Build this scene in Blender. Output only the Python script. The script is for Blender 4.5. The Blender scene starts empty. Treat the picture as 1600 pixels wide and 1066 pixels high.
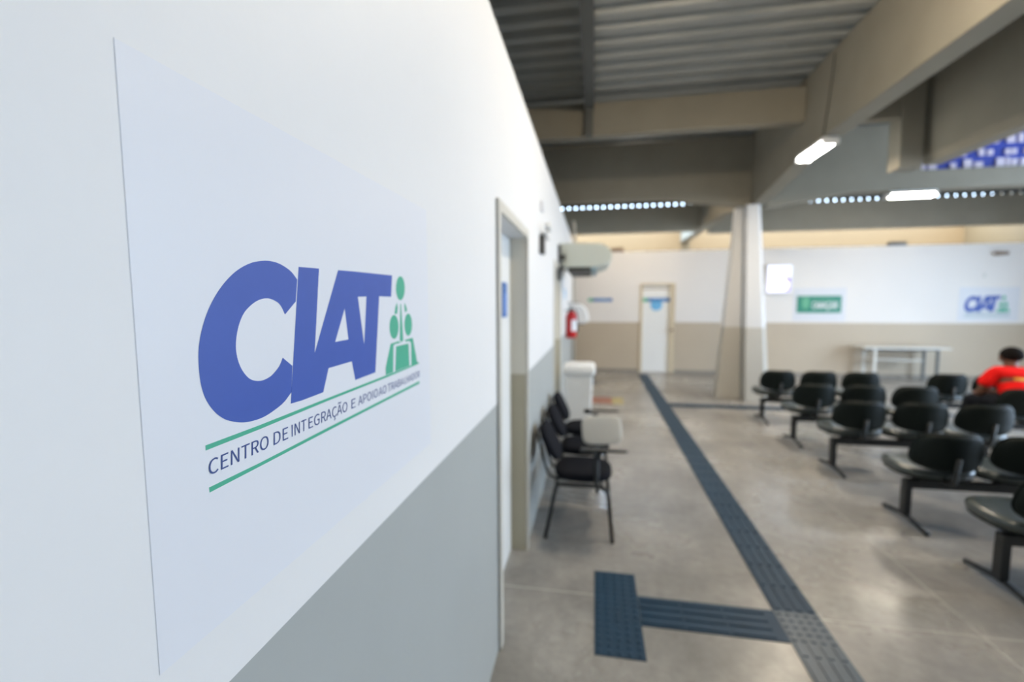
import bpy, bmesh, math, random
from mathutils import Vector, Matrix
from mathutils.geometry import tessellate_polygon
random.seed(7)
S = bpy.context.scene
COL = S.collection

# ------------------------------------------------ camera
PSI, PIT, ROL = math.radians(10.25), math.radians(4.74), math.radians(-0.22)
fw = Vector((-math.sin(PSI)*math.cos(PIT), math.cos(PSI)*math.cos(PIT), -math.sin(PIT)))
r0 = Vector((math.cos(PSI), math.sin(PSI), 0)); u0 = r0.cross(fw)
rt = r0*math.cos(ROL) + u0*math.sin(ROL); up = -r0*math.sin(ROL) + u0*math.cos(ROL)
cam = bpy.data.cameras.new('camera'); co = bpy.data.objects.new('camera', cam); COL.objects.link(co)
M = Matrix((rt, up, -fw)).transposed().to_4x4(); M.translation = (0, 0, 1.6); co.matrix_world = M
cam.sensor_width = 36; cam.lens = 711*36/1600; cam.clip_start = 0.05; cam.clip_end = 200
cam.dof.use_dof = True; cam.dof.focus_distance = 0.56; cam.dof.aperture_fstop = 2.1
S.camera = co

# ------------------------------------------------ world and light
W = bpy.data.worlds.new('world'); S.world = W; W.use_nodes = True
wn, wlk = W.node_tree.nodes, W.node_tree.links
bg = wn['Background']; bg.inputs[1].default_value = 9.8
wtc = wn.new('ShaderNodeTexCoord'); wsp = wn.new('ShaderNodeSeparateXYZ'); wlk.new(wtc.outputs['Generated'], wsp.inputs[0])
wmr = wn.new('ShaderNodeMapRange'); wmr.inputs['From Min'].default_value = -0.6; wmr.inputs['From Max'].default_value = 0.6; wlk.new(wsp.outputs['Y'], wmr.inputs['Value'])
wmx = wn.new('ShaderNodeMix'); wmx.data_type = 'RGBA'; wmx.inputs['A'].default_value = (0.58, 0.765, 1.0, 1); wmx.inputs['B'].default_value = (0.60, 0.78, 1.0, 1)
wlk.new(wmr.outputs[0], wmx.inputs['Factor']); wlk.new(wmx.outputs['Result'], bg.inputs[0])
S.view_settings.view_transform = 'Standard'; S.view_settings.look = 'None'
S.view_settings.gamma = 1; S.view_settings.use_curve_mapping = False
S.view_settings.exposure = 0.35

sun = bpy.data.lights.new('sun', 'SUN'); sun.energy = 5.0; sun.color = (1.0, 0.86, 0.68); sun.angle = math.radians(2)
so = bpy.data.objects.new('sun', sun); COL.objects.link(so)
so.rotation_euler = Vector((0.05, 0.5, -1.0)).to_track_quat('-Z', 'Y').to_euler()

def portal(name, loc, rot, sx, sy):
    l = bpy.data.lights.new(name, 'AREA'); l.shape = 'RECTANGLE'; l.size = sx; l.size_y = sy
    l.cycles.is_portal = True
    o = bpy.data.objects.new(name, l); COL.objects.link(o); o.location = loc; o.rotation_euler = rot
PI = math.pi

# ------------------------------------------------ materials
def nt(m): return m.node_tree.nodes, m.node_tree.links
def mat(name, c, rough=0.6, metal=0.0, emit=0, noise=0.0, nscale=8.0, bump=0.0, bscale=60.0, spec=0.5):
    m = bpy.data.materials.new(name); m.use_nodes = True; n, l = nt(m)
    b = n['Principled BSDF']; b.inputs['Base Color'].default_value = (*c, 1)
    b.inputs['Roughness'].default_value = rough; b.inputs['Metallic'].default_value = metal
    b.inputs['Specular IOR Level'].default_value = spec
    if emit:
        b.inputs['Emission Color'].default_value = (*c, 1); b.inputs['Emission Strength'].default_value = emit
    tc = n.new('ShaderNodeTexCoord')
    nz = n.new('ShaderNodeTexNoise'); nz.inputs['Scale'].default_value = nscale; nz.inputs['Detail'].default_value = 6
    l.new(tc.outputs['Object'], nz.inputs['Vector'])
    mx = n.new('ShaderNodeMix'); mx.data_type = 'RGBA'; mx.inputs['A'].default_value = (*[v*(1-noise) for v in c], 1)
    mx.inputs['B'].default_value = (*[min(1, v*(1+noise)) for v in c], 1)
    l.new(nz.outputs['Fac'], mx.inputs['Factor']); l.new(mx.outputs['Result'], b.inputs['Base Color'])
    if bump:
        n2 = n.new('ShaderNodeTexNoise'); n2.inputs['Scale'].default_value = bscale; l.new(tc.outputs['Object'], n2.inputs['Vector'])
        bp = n.new('ShaderNodeBump'); bp.inputs['Strength'].default_value = bump; bp.inputs['Distance'].default_value = 0.002
        l.new(n2.outputs['Fac'], bp.inputs['Height']); l.new(bp.outputs['Normal'], b.inputs['Normal'])
    return m

def wall_mat(name, upper, lower, zline):
    m = mat(name, upper, 0.55, noise=0.0, bump=0.25, bscale=25); n, l = nt(m); b = n['Principled BSDF']
    tc = n.new('ShaderNodeTexCoord'); sp = n.new('ShaderNodeSeparateXYZ'); l.new(tc.outputs['Object'], sp.inputs[0])
    gt = n.new('ShaderNodeMath'); gt.operation = 'GREATER_THAN'; gt.inputs[1].default_value = zline
    l.new(sp.outputs['Z'], gt.inputs[0])
    nz = n.new('ShaderNodeTexNoise'); nz.inputs['Scale'].default_value = 2.2; nz.inputs['Detail'].default_value = 4
    l.new(tc.outputs['Object'], nz.inputs['Vector'])
    def var(c, k):
        x = n.new('ShaderNodeMix'); x.data_type = 'RGBA'
        x.inputs['A'].default_value = (*[v*(1-k) for v in c], 1); x.inputs['B'].default_value = (*[min(1, v*(1+k)) for v in c], 1)
        l.new(nz.outputs['Fac'], x.inputs['Factor']); return x
    a, c = var(lower, 0.06), var(upper, 0.02)
    mx = n.new('ShaderNodeMix'); mx.data_type = 'RGBA'; l.new(gt.outputs[0], mx.inputs['Factor'])
    l.new(a.outputs['Result'], mx.inputs['A']); l.new(c.outputs['Result'], mx.inputs['B'])
    l.new(mx.outputs['Result'], b.inputs['Base Color'])
    return m

WHITE, GREIGE = (0.80, 0.80, 0.80), (0.43, 0.40, 0.345)
ZL = 1.155
m_wall = wall_mat('two_tone_wall_paint', WHITE, (0.39, 0.41, 0.40), ZL)
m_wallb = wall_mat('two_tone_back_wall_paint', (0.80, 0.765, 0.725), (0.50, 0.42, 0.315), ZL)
m_pillar = wall_mat('two_tone_pillar_paint', (0.66, 0.67, 0.68), (0.47, 0.455, 0.41), 1.20)
m_jamb = wall_mat('two_tone_warm_lit_jamb', (0.74, 0.71, 0.62), (0.46, 0.42, 0.31), ZL)  # wall paint with warm light mixed into both tones
m_poster = mat('poster_vinyl', (0.765, 0.782, 0.83), 0.45, bump=0.03, bscale=12)
m_board = mat('sign_board', (0.70, 0.71, 0.74), 0.4)
m_blue = mat('logo_blue', (0.040, 0.095, 0.42), 0.5, noise=0.05, nscale=30)
m_green = mat('logo_green', (0.06, 0.42, 0.27), 0.5)
m_ink = mat('text_ink', (0.035, 0.07, 0.25), 0.5)
m_trim = mat('cream_frame_paint', (0.62, 0.60, 0.54), 0.5, noise=0.04)
m_door = mat('white_door_paint', (0.78, 0.79, 0.78), 0.4)
m_concrete = mat('painted_concrete', (0.30, 0.275, 0.22), 0.8, noise=0.12, nscale=3, bump=0.3)
m_roof = mat('galvanised_roof', (0.40, 0.415, 0.405), 0.5, metal=0.3, noise=0.15, nscale=2)
m_steel = mat('dark_steel', (0.13, 0.135, 0.13), 0.6, metal=0.2)
m_black = mat('black_metal', (0.012, 0.014, 0.015), 0.4)
m_vinyl = mat('black_vinyl', (0.030, 0.042, 0.040), 0.30, spec=0.8)
m_plastic = mat('black_plastic', (0.004, 0.008, 0.007), 0.6, spec=0.2)
m_fabric = mat('black_fabric', (0.006, 0.007, 0.011), 0.9, spec=0.15)
m_tact = mat('tactile_rubber', (0.012, 0.042, 0.080), 0.5, spec=0.3, noise=0.25, nscale=9)
m_tactw = mat('worn_tactile_rubber', (0.038, 0.070, 0.105), 0.40, noise=0.3, nscale=6)
m_white = mat('white_plastic', (0.78, 0.79, 0.78), 0.4)
m_cream = mat('cream_laminate', (0.68, 0.67, 0.62), 0.4)
m_acbody = mat('aged_ac_plastic', (0.62, 0.66, 0.60), 0.5)
m_dark = mat('dark_grille', (0.06, 0.06, 0.055), 0.6)
m_red = mat('red_enamel', (0.50, 0.010, 0.012), 0.3)
m_redf = mat('red_floor_paint', (0.30, 0.13, 0.09), 0.6, noise=0.2)
m_yelf = mat('yellow_floor_paint', (0.40, 0.34, 0.16), 0.6, noise=0.2)
m_signb = mat('blue_sign', (0.02, 0.13, 0.42), 0.4)
m_lblue = mat('light_blue_sticker', (0.15, 0.45, 0.75), 0.4)
m_signg = mat('green_sign', (0.02, 0.235, 0.15), 0.4)
m_pgreen = mat('pale_green_emblem', (0.12, 0.42, 0.24), 0.4)
m_lamp = mat('lit_tube', (1.0, 0.97, 0.90), 0.3, emit=28)
m_shirt = mat('red_tshirt', (0.72, 0.010, 0.008), 0.9, spec=0.15)
m_yel = mat('yellow_print', (0.80, 0.48, 0.05), 0.7)
m_skin = mat('brown_skin', (0.13, 0.055, 0.03), 0.5)
m_hair = mat('black_hair', (0.006, 0.005, 0.005), 0.9, bump=0.6, bscale=200, spec=0.15)
m_jean = mat('dark_denim', (0.010, 0.012, 0.018), 0.9, spec=0.2)
m_far = mat('ochre_wall_paint', (0.235, 0.155, 0.075), 0.7, noise=0.08, nscale=1.5)
m_chrome = mat('chrome', (0.6, 0.6, 0.6), 0.2, metal=1)
m_brown = mat('brown_plastic', (0.20, 0.12, 0.07), 0.5)
m_outer = mat('exterior_ground', (0.46, 0.46, 0.46), 0.9, noise=0.1)

def floor_mat():
    m = mat('polished_concrete', (0.3, 0.3, 0.3), 0.4); n, l = nt(m); b = n['Principled BSDF']
    tc = n.new('ShaderNodeTexCoord')
    def nz(s, d=6, r=0.55):
        x = n.new('ShaderNodeTexNoise'); x.inputs['Scale'].default_value = s; x.inputs['Detail'].default_value = d
        x.inputs['Roughness'].default_value = r; l.new(tc.outputs['Object'], x.inputs['Vector']); return x
    big, fine = nz(0.9, 5, 0.6), nz(14, 8, 0.7)
    cr = n.new('ShaderNodeValToRGB'); cr.color_ramp.elements[0].position = 0.33; cr.color_ramp.elements[1].position = 0.68
    cr.color_ramp.elements[0].color = (0.195, 0.190, 0.183, 1); cr.color_ramp.elements[1].color = (0.42, 0.405, 0.375, 1)
    l.new(big.outputs['Fac'], cr.inputs[0])
    cf = n.new('ShaderNodeValToRGB'); cf.color_ramp.elements[0].position = 0.3; cf.color_ramp.elements[1].position = 0.75
    cf.color_ramp.elements[0].color = (0.78, 0.78, 0.78, 1); cf.color_ramp.elements[1].color = (1.15, 1.15, 1.15, 1)
    l.new(fine.outputs['Fac'], cf.inputs[0])
    mu = n.new('ShaderNodeMix'); mu.data_type = 'RGBA'; mu.blend_type = 'MULTIPLY'; mu.inputs['Factor'].default_value = 1
    l.new(cr.outputs[0], mu.inputs['A']); l.new(cf.outputs[0], mu.inputs['B'])
    # saw-cut joints of the slab
    sp = n.new('ShaderNodeSeparateXYZ'); l.new(tc.outputs['Object'], sp.inputs[0])
    prev = mu.outputs['Result']
    for ax, per, off in (('Y', 2.4, 2.42), ('X', 2.4, 1.85)):
        a = n.new('ShaderNodeMath'); a.operation = 'SUBTRACT'; a.inputs[1].default_value = off; l.new(sp.outputs[ax], a.inputs[0])
        p = n.new('ShaderNodeMath'); p.operation = 'PINGPONG'; p.inputs[1].default_value = per/2; l.new(a.outputs[0], p.inputs[0])
        q = n.new('ShaderNodeMath'); q.operation = 'LESS_THAN'; q.inputs[1].default_value = 0.004; l.new(p.outputs[0], q.inputs[0])
        x = n.new('ShaderNodeMix'); x.data_type = 'RGBA'; l.new(q.outputs[0], x.inputs['Factor']); l.new(prev, x.inputs['A'])
        x.inputs['B'].default_value = (0.46, 0.45, 0.42, 1); prev = x.outputs['Result']
    l.new(prev, b.inputs['Base Color'])
    mr = n.new('ShaderNodeMapRange'); mr.inputs['From Min'].default_value = 0.3; mr.inputs['From Max'].default_value = 0.7
    mr.inputs['To Min'].default_value = 0.42; mr.inputs['To Max'].default_value = 0.18
    l.new(big.outputs['Fac'], mr.inputs['Value']); l.new(mr.outputs[0], b.inputs['Roughness'])
    return m
m_floor = floor_mat()

# ------------------------------------------------ mesh helpers
def link(name, me, m, parent=None, smooth=False):
    o = bpy.data.objects.new(name, me); COL.objects.link(o); me.materials.append(m)
    if smooth:
        for p in me.polygons: p.use_smooth = True
    if parent: o.parent = parent
    return o
def obj(name, bm, m, parent=None, smooth=False, bevel=0.0):
    bmesh.ops.recalc_face_normals(bm, faces=bm.faces)
    me = bpy.data.meshes.new(name); bm.to_mesh(me); bm.free()
    o = link(name, me, m, parent, smooth)
    if bevel:
        b = o.modifiers.new('bevel', 'BEVEL'); b.width = bevel; b.segments = 3; b.limit_method = 'ANGLE'
    return o
def box(bm, x0, x1, y0, y1, z0, z1):
    v = [bm.verts.new((x, y, z)) for z in (z0, z1) for x, y in ((x0, y0), (x1, y0), (x1, y1), (x0, y1))]
    for f in ((3, 2, 1, 0), (4, 5, 6, 7), (0, 1, 5, 4), (1, 2, 6, 5), (2, 3, 7, 6), (3, 0, 4, 7)): bm.faces.new([v[i] for i in f])
    return v
def BX(*a):
    bm = bmesh.new(); box(bm, *a); return bm
def boxes(lst):
    bm = bmesh.new()
    for a in lst: box(bm, *a)
    return bm
def prism(bm, pts, axis, a, b):
    """closed polygon pts (2D) extruded between a and b along axis 'x','y','z'"""
    def P(p, t): return {'x': (t, p[0], p[1]), 'y': (p[0], t, p[1]), 'z': (p[0], p[1], t)}[axis]
    A = [bm.verts.new(P(p, a)) for p in pts]; B = [bm.verts.new(P(p, b)) for p in pts]
    n = len(pts); bm.faces.new(A[::-1]); bm.faces.new(B)
    for i in range(n): bm.faces.new((A[i], A[(i+1) % n], B[(i+1) % n], B[i]))
def PR(pts, axis, a, b):
    bm = bmesh.new(); prism(bm, pts, axis, a, b); return bm
def tube(bm, pts, r, seg=10, r1=None):
    pts = [Vector(p) for p in pts]; rings = []; n = len(pts); prevn = None
    for i, p in enumerate(pts):
        d = ((pts[min(i+1, n-1)] - pts[max(i-1, 0)])).normalized()
        if prevn is None:
            prevn = d.orthogonal().normalized()
        a = (prevn - d*prevn.dot(d)).normalized(); prevn = a; b = d.cross(a)
        rr = r if r1 is None else r + (r1-r)*i/(n-1)
        rings.append([bm.verts.new(p + (a*math.cos(t) + b*math.sin(t))*rr) for t in [2*PI*k/seg for k in range(seg)]])
    for q, w in zip(rings, rings[1:]):
        for k in range(seg): bm.faces.new((q[k], q[(k+1) % seg], w[(k+1) % seg], w[k]))
    bm.faces.new(rings[0][::-1]); bm.faces.new(rings[-1])
def round_path(pts, r=0.05, n=5):
    pts = [Vector(p) for p in pts]; out = [pts[0]]
    for a, b, c in zip(pts, pts[1:], pts[2:]):
        d0, d1 = (a-b), (c-b); k = min(r, d0.length*0.45, d1.length*0.45)
        p0, p1 = b + d0.normalized()*k, b + d1.normalized()*k
        for i in range(n+1):
            t = i/n; out.append(p0*(1-t)**2 + b*2*t*(1-t) + p1*t*t)
    out.append(pts[-1]); return out
def TU(paths, r, seg=10):
    bm = bmesh.new()
    for p in paths: tube(bm, p, r, seg)
    return bm
def lathe(bm, prof, c=(0, 0, 0), seg=20):
    rings = [[bm.verts.new((c[0]+r*math.cos(2*PI*k/seg), c[1]+r*math.sin(2*PI*k/seg), c[2]+z)) for k in range(seg)] for r, z in prof]
    for q, w in zip(rings, rings[1:]):
        for k in range(seg): bm.faces.new((q[k], q[(k+1) % seg], w[(k+1) % seg], w[k]))
    bm.faces.new(rings[0][::-1]); bm.faces.new(rings[-1])
def sup(t, e):
    c, s = math.cos(t), math.sin(t)
    return math.copysign(abs(c)**e, c), math.copysign(abs(s)**e, s)
def cushion(w, d, t, e=0.6, seg=36, taper=0.0, warp=None):
    """rounded pad: local x width, y depth/height, z thickness"""
    bm = bmesh.new(); lv = [(0.90, 0), (0.98, 0.18), (1, 0.5), (0.985, 0.8), (0.93, 0.95), (0.80, 1.0), (0.5, 1.03), (0.2, 1.04)]
    rings = []
    for k, z in lv:
        ring = []
        for i in range(seg):
            a, b = sup(2*PI*i/seg, e); x = a*w/2*k*(1 + taper*b); y = b*d/2*k
            p = Vector((x, y, z*t))
            if warp: p = warp(p)
            ring.append(bm.verts.new(p))
        rings.append(ring)
    for q, r in zip(rings, rings[1:]):
        for k in range(seg): bm.faces.new((q[k], q[(k+1) % seg], r[(k+1) % seg], r[k]))
    bm.faces.new(rings[0][::-1]); bm.faces.new(rings[-1]); return bm
def xf(bm, mtx): bmesh.ops.transform(bm, matrix=mtx, verts=bm.verts); return bm
def empty(name, label, cat, loc=(0, 0, 0), group=None, rz=0):
    o = bpy.data.objects.new(name, None); COL.objects.link(o); o.location = loc; o.rotation_euler = (0, 0, rz); o.empty_display_size = 0.1
    return tag(o, label, cat, group)
def tag(o, label, cat=None, group=None):
    o['label'] = label
    if cat: o['category'] = cat
    if group: o['group'] = group
    return o
def struct(o, label=None):
    o['kind'] = 'structure'
    if label: o['label'] = label
    return o
def dup(root, loc, label, group=None):
    r = root.copy(); COL.objects.link(r); r.location = loc; r['label'] = label
    if group: r['group'] = group
    for ch in list(root.children):
        c = ch.copy(); COL.objects.link(c); c.parent = r
        for g in list(ch.children):
            d = g.copy(); COL.objects.link(d); d.parent = c
    return r
def poly_mesh(loops, to3, thick, off):
    """flat shape with holes; to3(u,v,h) -> world, h = height off the wall"""
    bm = bmesh.new(); flat = [p for lp in loops for p in lp]
    tris = tessellate_polygon([[Vector((p[0], p[1], 0)) for p in lp] for lp in loops])
    top = [bm.verts.new(to3(u, v, off+thick)) for u, v in flat]
    for t in tris:
        try: bm.faces.new([top[i] for i in t])
        except ValueError: pass
    bot = [bm.verts.new(to3(u, v, off)) for u, v in flat]; s = 0
    for lp in loops:
        n = len(lp)
        for i in range(n):
            bm.faces.new((top[s+i], top[s+(i+1) % n], bot[s+(i+1) % n], bot[s+i]))
        s += n
    return bm

# glyph outlines from the fonts that come with Blender
try:
    FONT = bpy.data.fonts.load(bpy.utils.system_resource('DATAFILES', path='fonts') + '/Noto Sans CJK Regular.woff2')
except Exception:
    FONT = None
def glyph_mesh(word, bold=0.0):
    cu = bpy.data.curves.new('t', 'FONT'); cu.body = word; cu.resolution_u = 4
    if FONT: cu.font = FONT
    cu.offset = bold
    o = bpy.data.objects.new('t', cu); COL.objects.link(o)
    dg = bpy.context.evaluated_depsgraph_get(); dg.update()
    me = bpy.data.meshes.new_from_object(o.evaluated_get(dg)); bpy.data.objects.remove(o); bpy.data.curves.remove(cu)
    return me
_cap = glyph_mesh('H'); CAP = max(v.co.y for v in _cap.vertices); bpy.data.meshes.remove(_cap)
def text_bm(word, quad, to3, off, bm=None, bold=0.0):
    """quad: (base0, base1, top0, top1) in wall (u,v)"""
    me = glyph_mesh(word, bold); xs = [v.co.x for v in me.vertices]; x0, x1 = min(xs), max(xs)
    bm = bm or bmesh.new(); b0, b1, t0, t1 = [Vector(q) for q in quad]; vs = []
    for v in me.vertices:
        s = (v.co.x-x0)/(x1-x0); t = v.co.y/CAP
        p = (b0.lerp(b1, s)).lerp(t0.lerp(t1, s), t) if 0 <= t <= 1 else b0.lerp(b1, s) + (t0.lerp(t1, s)-b0.lerp(b1, s))*t
        vs.append(bm.verts.new(to3(p.x, p.y, off)))
    for f in me.polygons:
        try: bm.faces.new([vs[i] for i in f.vertices])
        except ValueError: pass
    bpy.data.meshes.remove(me); return bm

# ================================================= the setting
XW = -0.42           # face of the left wall
YB = 10.80           # face of the back wall
struct(obj('floor', BX(-6, 9.7, -6, 14.2, -0.12, 0), m_floor))
struct(obj('ground', BX(-30, 60, -40, 60, -0.30, -0.13), m_outer))

# left wall with two door openings
D1, D2, DH = (1.99, 2.81), (4.84, 5.66), 2.00
wl = obj('wall_left', boxes([(-0.54, XW, -3.0, D1[0], 0, 2.78), (-0.54, XW, D1[0], D1[1], DH, 2.78), (-0.54, XW, D1[1], D2[0], 0, 2.78),
                             (-0.54, XW, D2[0], D2[1], DH, 2.78), (-0.54, XW, D2[1], 9.0, 0, 2.78)]), m_wall); struct(wl)
for i, (a, b) in enumerate((D1, D2), 1):
    c = 0.05
    dr = obj('door_%d' % i, BX(-0.555, -0.517, a+0.001, b-0.001, 0.002, DH-0.001), m_door, bevel=0.003); struct(dr)
    obj('door_frame', boxes([(XW, -0.405, a-c, a, 0, DH+c), (XW, -0.405, b, b+0.03, 0, DH+c), (XW, -0.405, a, b, DH, DH+c)]), m_trim, dr, bevel=0.003)
    obj('warm_lit_reveal', BX(-0.517, XW-0.001, b-0.006, b-0.0005, 0, DH-0.001), m_jamb, dr)  # added facing on the far reveal, warm light put into its colour
    h = TU([round_path([(-0.52, a+0.09, 1.0), (-0.47, a+0.09, 1.0), (-0.47, a+0.20, 1.0)], 0.02)], 0.009); obj('door_handle', h, m_chrome, dr, True)
# back wall, far wall, side walls
bw = obj('wall_back', boxes([(-3, 1.06, YB, YB+0.14, 0, 2.76), (1.06, 1.80, YB, YB+0.14, 2.02, 2.76), (1.80, 9.5, YB, YB+0.14, 0, 2.76)]), m_wallb); struct(bw)
d3 = obj('door_3', BX(1.085, 1.68, YB+0.03, YB+0.07, 0.008, 1.90), m_door, bevel=0.003); struct(d3)
obj('transom_panel', BX(1.085, 1.775, YB+0.035, YB+0.065, 1.925, 1.99), m_door, d3)
obj('door_frame', boxes([(1.03, 1.085, YB-0.02, YB+0.12, 0, 2.04), (1.69, 1.79, YB-0.02, YB+0.12, 0, 2.04), (1.085, 1.69, YB-0.02, YB+0.12, 1.99, 2.04)]), mat('warm_frame_paint', (0.62, 0.53, 0.38), 0.5), d3, bevel=0.003)
bm = bmesh.new(); lathe(bm, [(0.012, 0), (0.012, 0.03), (0.03, 0.04), (0.032, 0.06), (0.02, 0.075)]); xf(bm, Matrix.Translation((1.72, YB-0.02, 0.98)) @ Matrix.Rotation(PI/2, 4, 'X'))
obj('door_knob', bm, m_brown, d3, True)
struct(obj('baseboard_back', boxes([(-3, 1.03, YB-0.012, YB, 0, 0.07), (1.79, 9.5, YB-0.012, YB, 0, 0.07)]), mat('baseboard_paint', (0.27, 0.24, 0.20), 0.6)))
struct(obj('wall_far', BX(-6, 14, 14.0, 14.2, 0, 3.95), m_far))
struct(obj('wall_right', boxes([(9.5, 9.65, -3.3, 1.7, 0, 4.3), (9.5, 9.65, 7.8, 10.94, 0, 4.2)]), m_wall))
struct(obj('wall_far_right', BX(9.5, 9.65, 10.94, 14.0, 0, 4.2), m_far))
struct(obj('wall_rear', BX(-6, 9.65, -3.3, -3.15, 0, 4.3), m_wall))
struct(obj('wall_service', BX(-6.15, -6, -6, 14.2, 0, 4.3), m_concrete))

# corrugated roof
bm = bmesh.new(); pitch, z0 = 0.25, 4.25; y = -6.0; prof = []
while y < 11.85:
    prof += [(y, z0), (y+0.10, z0), (y+0.135, z0+0.055), (y+0.215, z0+0.055)]; y += pitch
lo = [[bm.verts.new((x, a, b)) for a, b in prof] for x in (-6.2, 9.9)]
hi = [[bm.verts.new((x, a, b+0.03)) for a, b in prof] for x in (-6.2, 9.9)]
for i in range(len(prof)-1):
    bm.faces.new((lo[0][i], lo[1][i], lo[1][i+1], lo[0][i+1])); bm.faces.new((hi[0][i], hi[0][i+1], hi[1][i+1], hi[1][i]))
for k in (0, -1): bm.faces.new((lo[0][k], hi[0][k], hi[1][k], lo[1][k]))
for s in (0, 1):
    for i in range(len(prof)-1): bm.faces.new((lo[s][i], lo[s][i+1], hi[s][i+1], hi[s][i]))
struct(obj('ceiling', bm, m_roof), 'dark corrugated metal roof over the hall')

def beam(n, bm, label, m=None, bevel=0.012):
    return struct(obj('trim_%d' % n, bm, m or m_concrete, bevel=bevel), label)
PX0, PX1 = 2.36, 2.70
# main beam along the hall over the pillar, deeper (haunched) at the pillar
beam(1, PR([(-6, 4.24), (-6, 3.40), (5.9, 3.40), (7.75, 3.14), (8.35, 3.14), (9.6, 3.34), (14.0, 3.34), (14.0, 4.24)], 'x', 2.43, 2.64), 'long grey concrete beam running over the pillar')
# cross beam over the pillar
beam(2, PR([(-6, 4.20), (-6, 3.33), (1.0, 3.30), (2.30, 3.13), (2.43, 3.13), (2.43, 4.20)], 'y', 7.9, 8.12), 'deep concrete cross beam left of the pillar')
beam(3, PR([(2.64, 4.24), (2.64, 3.10), (2.78, 3.10), (3.85, 3.27), (9.5, 3.27), (9.5, 3.55), (4.75, 3.55), (4.75, 4.24)], 'y', 7.9, 8.12), 'concrete cross beam right of the pillar')
beam(4, BX(-6, 2.43, 6.10, 6.25, 3.73, 4.14), 'shallow concrete purlin beam near the roof, left')
beam(5, BX(2.64, 3.42, 6.10, 6.25, 3.70, 4.14), 'shallow concrete purlin beam near the roof, right')
beam(6, PR([(3.42, 3.13), (3.66, 3.13), (3.66, 4.20), (3.42, 4.20)], 'y', 6.08, 6.30), 'hanging concrete end block of the second long beam')
beam(7, PR([(3.74, 3.28), (3.80, 3.20), (3.98, 3.20), (3.98, 4.24), (3.74, 4.24)], 'y', -6, 6.3), 'second long concrete beam at the right')
beam(8, boxes([(-6, 2.43, 11.55, 11.75, 3.30, 3.91), (2.64, 9.5, 11.55, 11.75, 3.24, 3.86)]), 'rear concrete beam above the back wall', bevel=0.0)
# perforated closure strip on top of the rear beam
def strip(x0, x1, z, p):
    bm = bmesh.new(); box(bm, x0, x1, 11.58, 11.62, z+0.05, 4.30)
    x = x0
    while x < x1: box(bm, x, min(x1, x+p*0.72), 11.58, 11.62, z, z+0.05); x += p
    return bm
beam(9, strip(-6, 2.43, 3.91, 0.168), 'perforated metal strip above the rear beam, left', m_steel, 0)
beam(10, strip(2.64, 9.5, 3.86, 0.168), 'perforated metal strip above the rear beam, right', m_steel, 0)
beam(11, boxes([(-0.135, -0.045, -6, 6.10, 4.05, 4.24), (-0.15, -0.03, -6, 6.10, 4.04, 4.06), (-0.14, -0.04, 6.02, 6.09, 3.70, 4.05)]), 'steel roof joist running along the hall', m_steel, 0)
beam(12, BX(-6, 2.43, 9.9, 10.05, 3.9, 4.14), 'rear shallow purlin beam behind the cross beam')
# blue painted openwork panel beyond the right beam
bp = obj('window_1', BX(4.75, 9.5, 8.0, 8.03, 3.55, 4.24), mat('blue_openwork', (0.02, 0.05, 0.42), 0.5, emit=0.0)); struct(bp, 'blue window strip with pale blocks above the right cross beam')
bm = bmesh.new(); random.seed(3)
for row in range(4):
    x = 4.80 + 0.03*row
    while x < 9.3:
        w = random.choice((0.04, 0.05, 0.07, 0.10))
        if random.random() < 0.8: box(bm, x, x+w, 7.975, 8.0, 3.565+row*0.165, 3.565+row*0.165+random.choice((0.08, 0.10, 0.12)))
        x += w + random.choice((0.02, 0.04, 0.10))
obj('pane_block', bm, mat('pale_block', (0.80, 0.72, 0.85), 0.4), bp)

# pillar: shaft with a tapering wing on its left
def frustum(bm, b, t, zb, zt):
    B = [bm.verts.new((x, y, zb)) for x, y in b]; T = [bm.verts.new((x, y, zt)) for x, y in t]; n = len(b)
    bm.faces.new(B[::-1]); bm.faces.new(T)
    for i in range(n): bm.faces.new((B[i], B[(i+1) % n], T[(i+1) % n], T[i]))
bm = bmesh.new()
frustum(bm, [(2.40, 7.78), (2.70, 7.78), (2.79, 7.86), (2.79, 8.30), (2.40, 8.30)], [(2.335, 7.80), (2.50, 7.80), (2.54, 7.84), (2.54, 8.20), (2.335, 8.20)], 0, 3.13)
frustum(bm, [(2.02, 8.02), (2.45, 8.02), (2.45, 8.22), (2.02, 8.22)], [(2.25, 8.00), (2.40, 8.00), (2.40, 8.20), (2.25, 8.20)], 0, 3.13)
struct(obj('pillar', bm, m_pillar, bevel=0.008), 'white and grey tapering concrete pillar')

# ================================================= tactile paving
def tactile(name, label, x0, x1, y0, y1, kind, m=m_tact, group='tactile paving on the floor'):
    """x0..x1, y0..y1 rectangle; kind: bars along x, bars along y, or domes"""
    bm = bmesh.new(); box(bm, x0, x1, y0, y1, 0, 0.004)
    if kind == 'y':
        n = 4; s = (x1-x0)/n; L = 0.21; y = y0
        while y < y1-0.05:
            for i in range(n):
                cx = x0+s*(i+0.5); box(bm, cx-0.013, cx+0.013, y+0.008, min(y+L-0.008, y1), 0.004, 0.008)
            y += L
    elif kind == 'x':
        n = 4; s = (y1-y0)/n; L = 0.21; x = x0
        while x < x1-0.05:
            for i in range(n):
                cy = y0+s*(i+0.5); box(bm, x+0.008, min(x+L-0.008, x1), cy-0.013, cy+0.013, 0.004, 0.008)
            x += L
    else:
        nx, ny = round((x1-x0)/0.045), round((y1-y0)/0.045)
        for i in range(nx):
            for j in range(ny):
                lathe(bm, [(0.013, 0), (0.011, 0.003), (0.007, 0.0045)], (x0+(i+0.5)*(x1-x0)/nx, y0+(j+0.5)*(y1-y0)/ny, 0.004), 8)
    o = obj(name, bm, m); tag(o, label, 'tactile paving', group); return o
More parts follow.
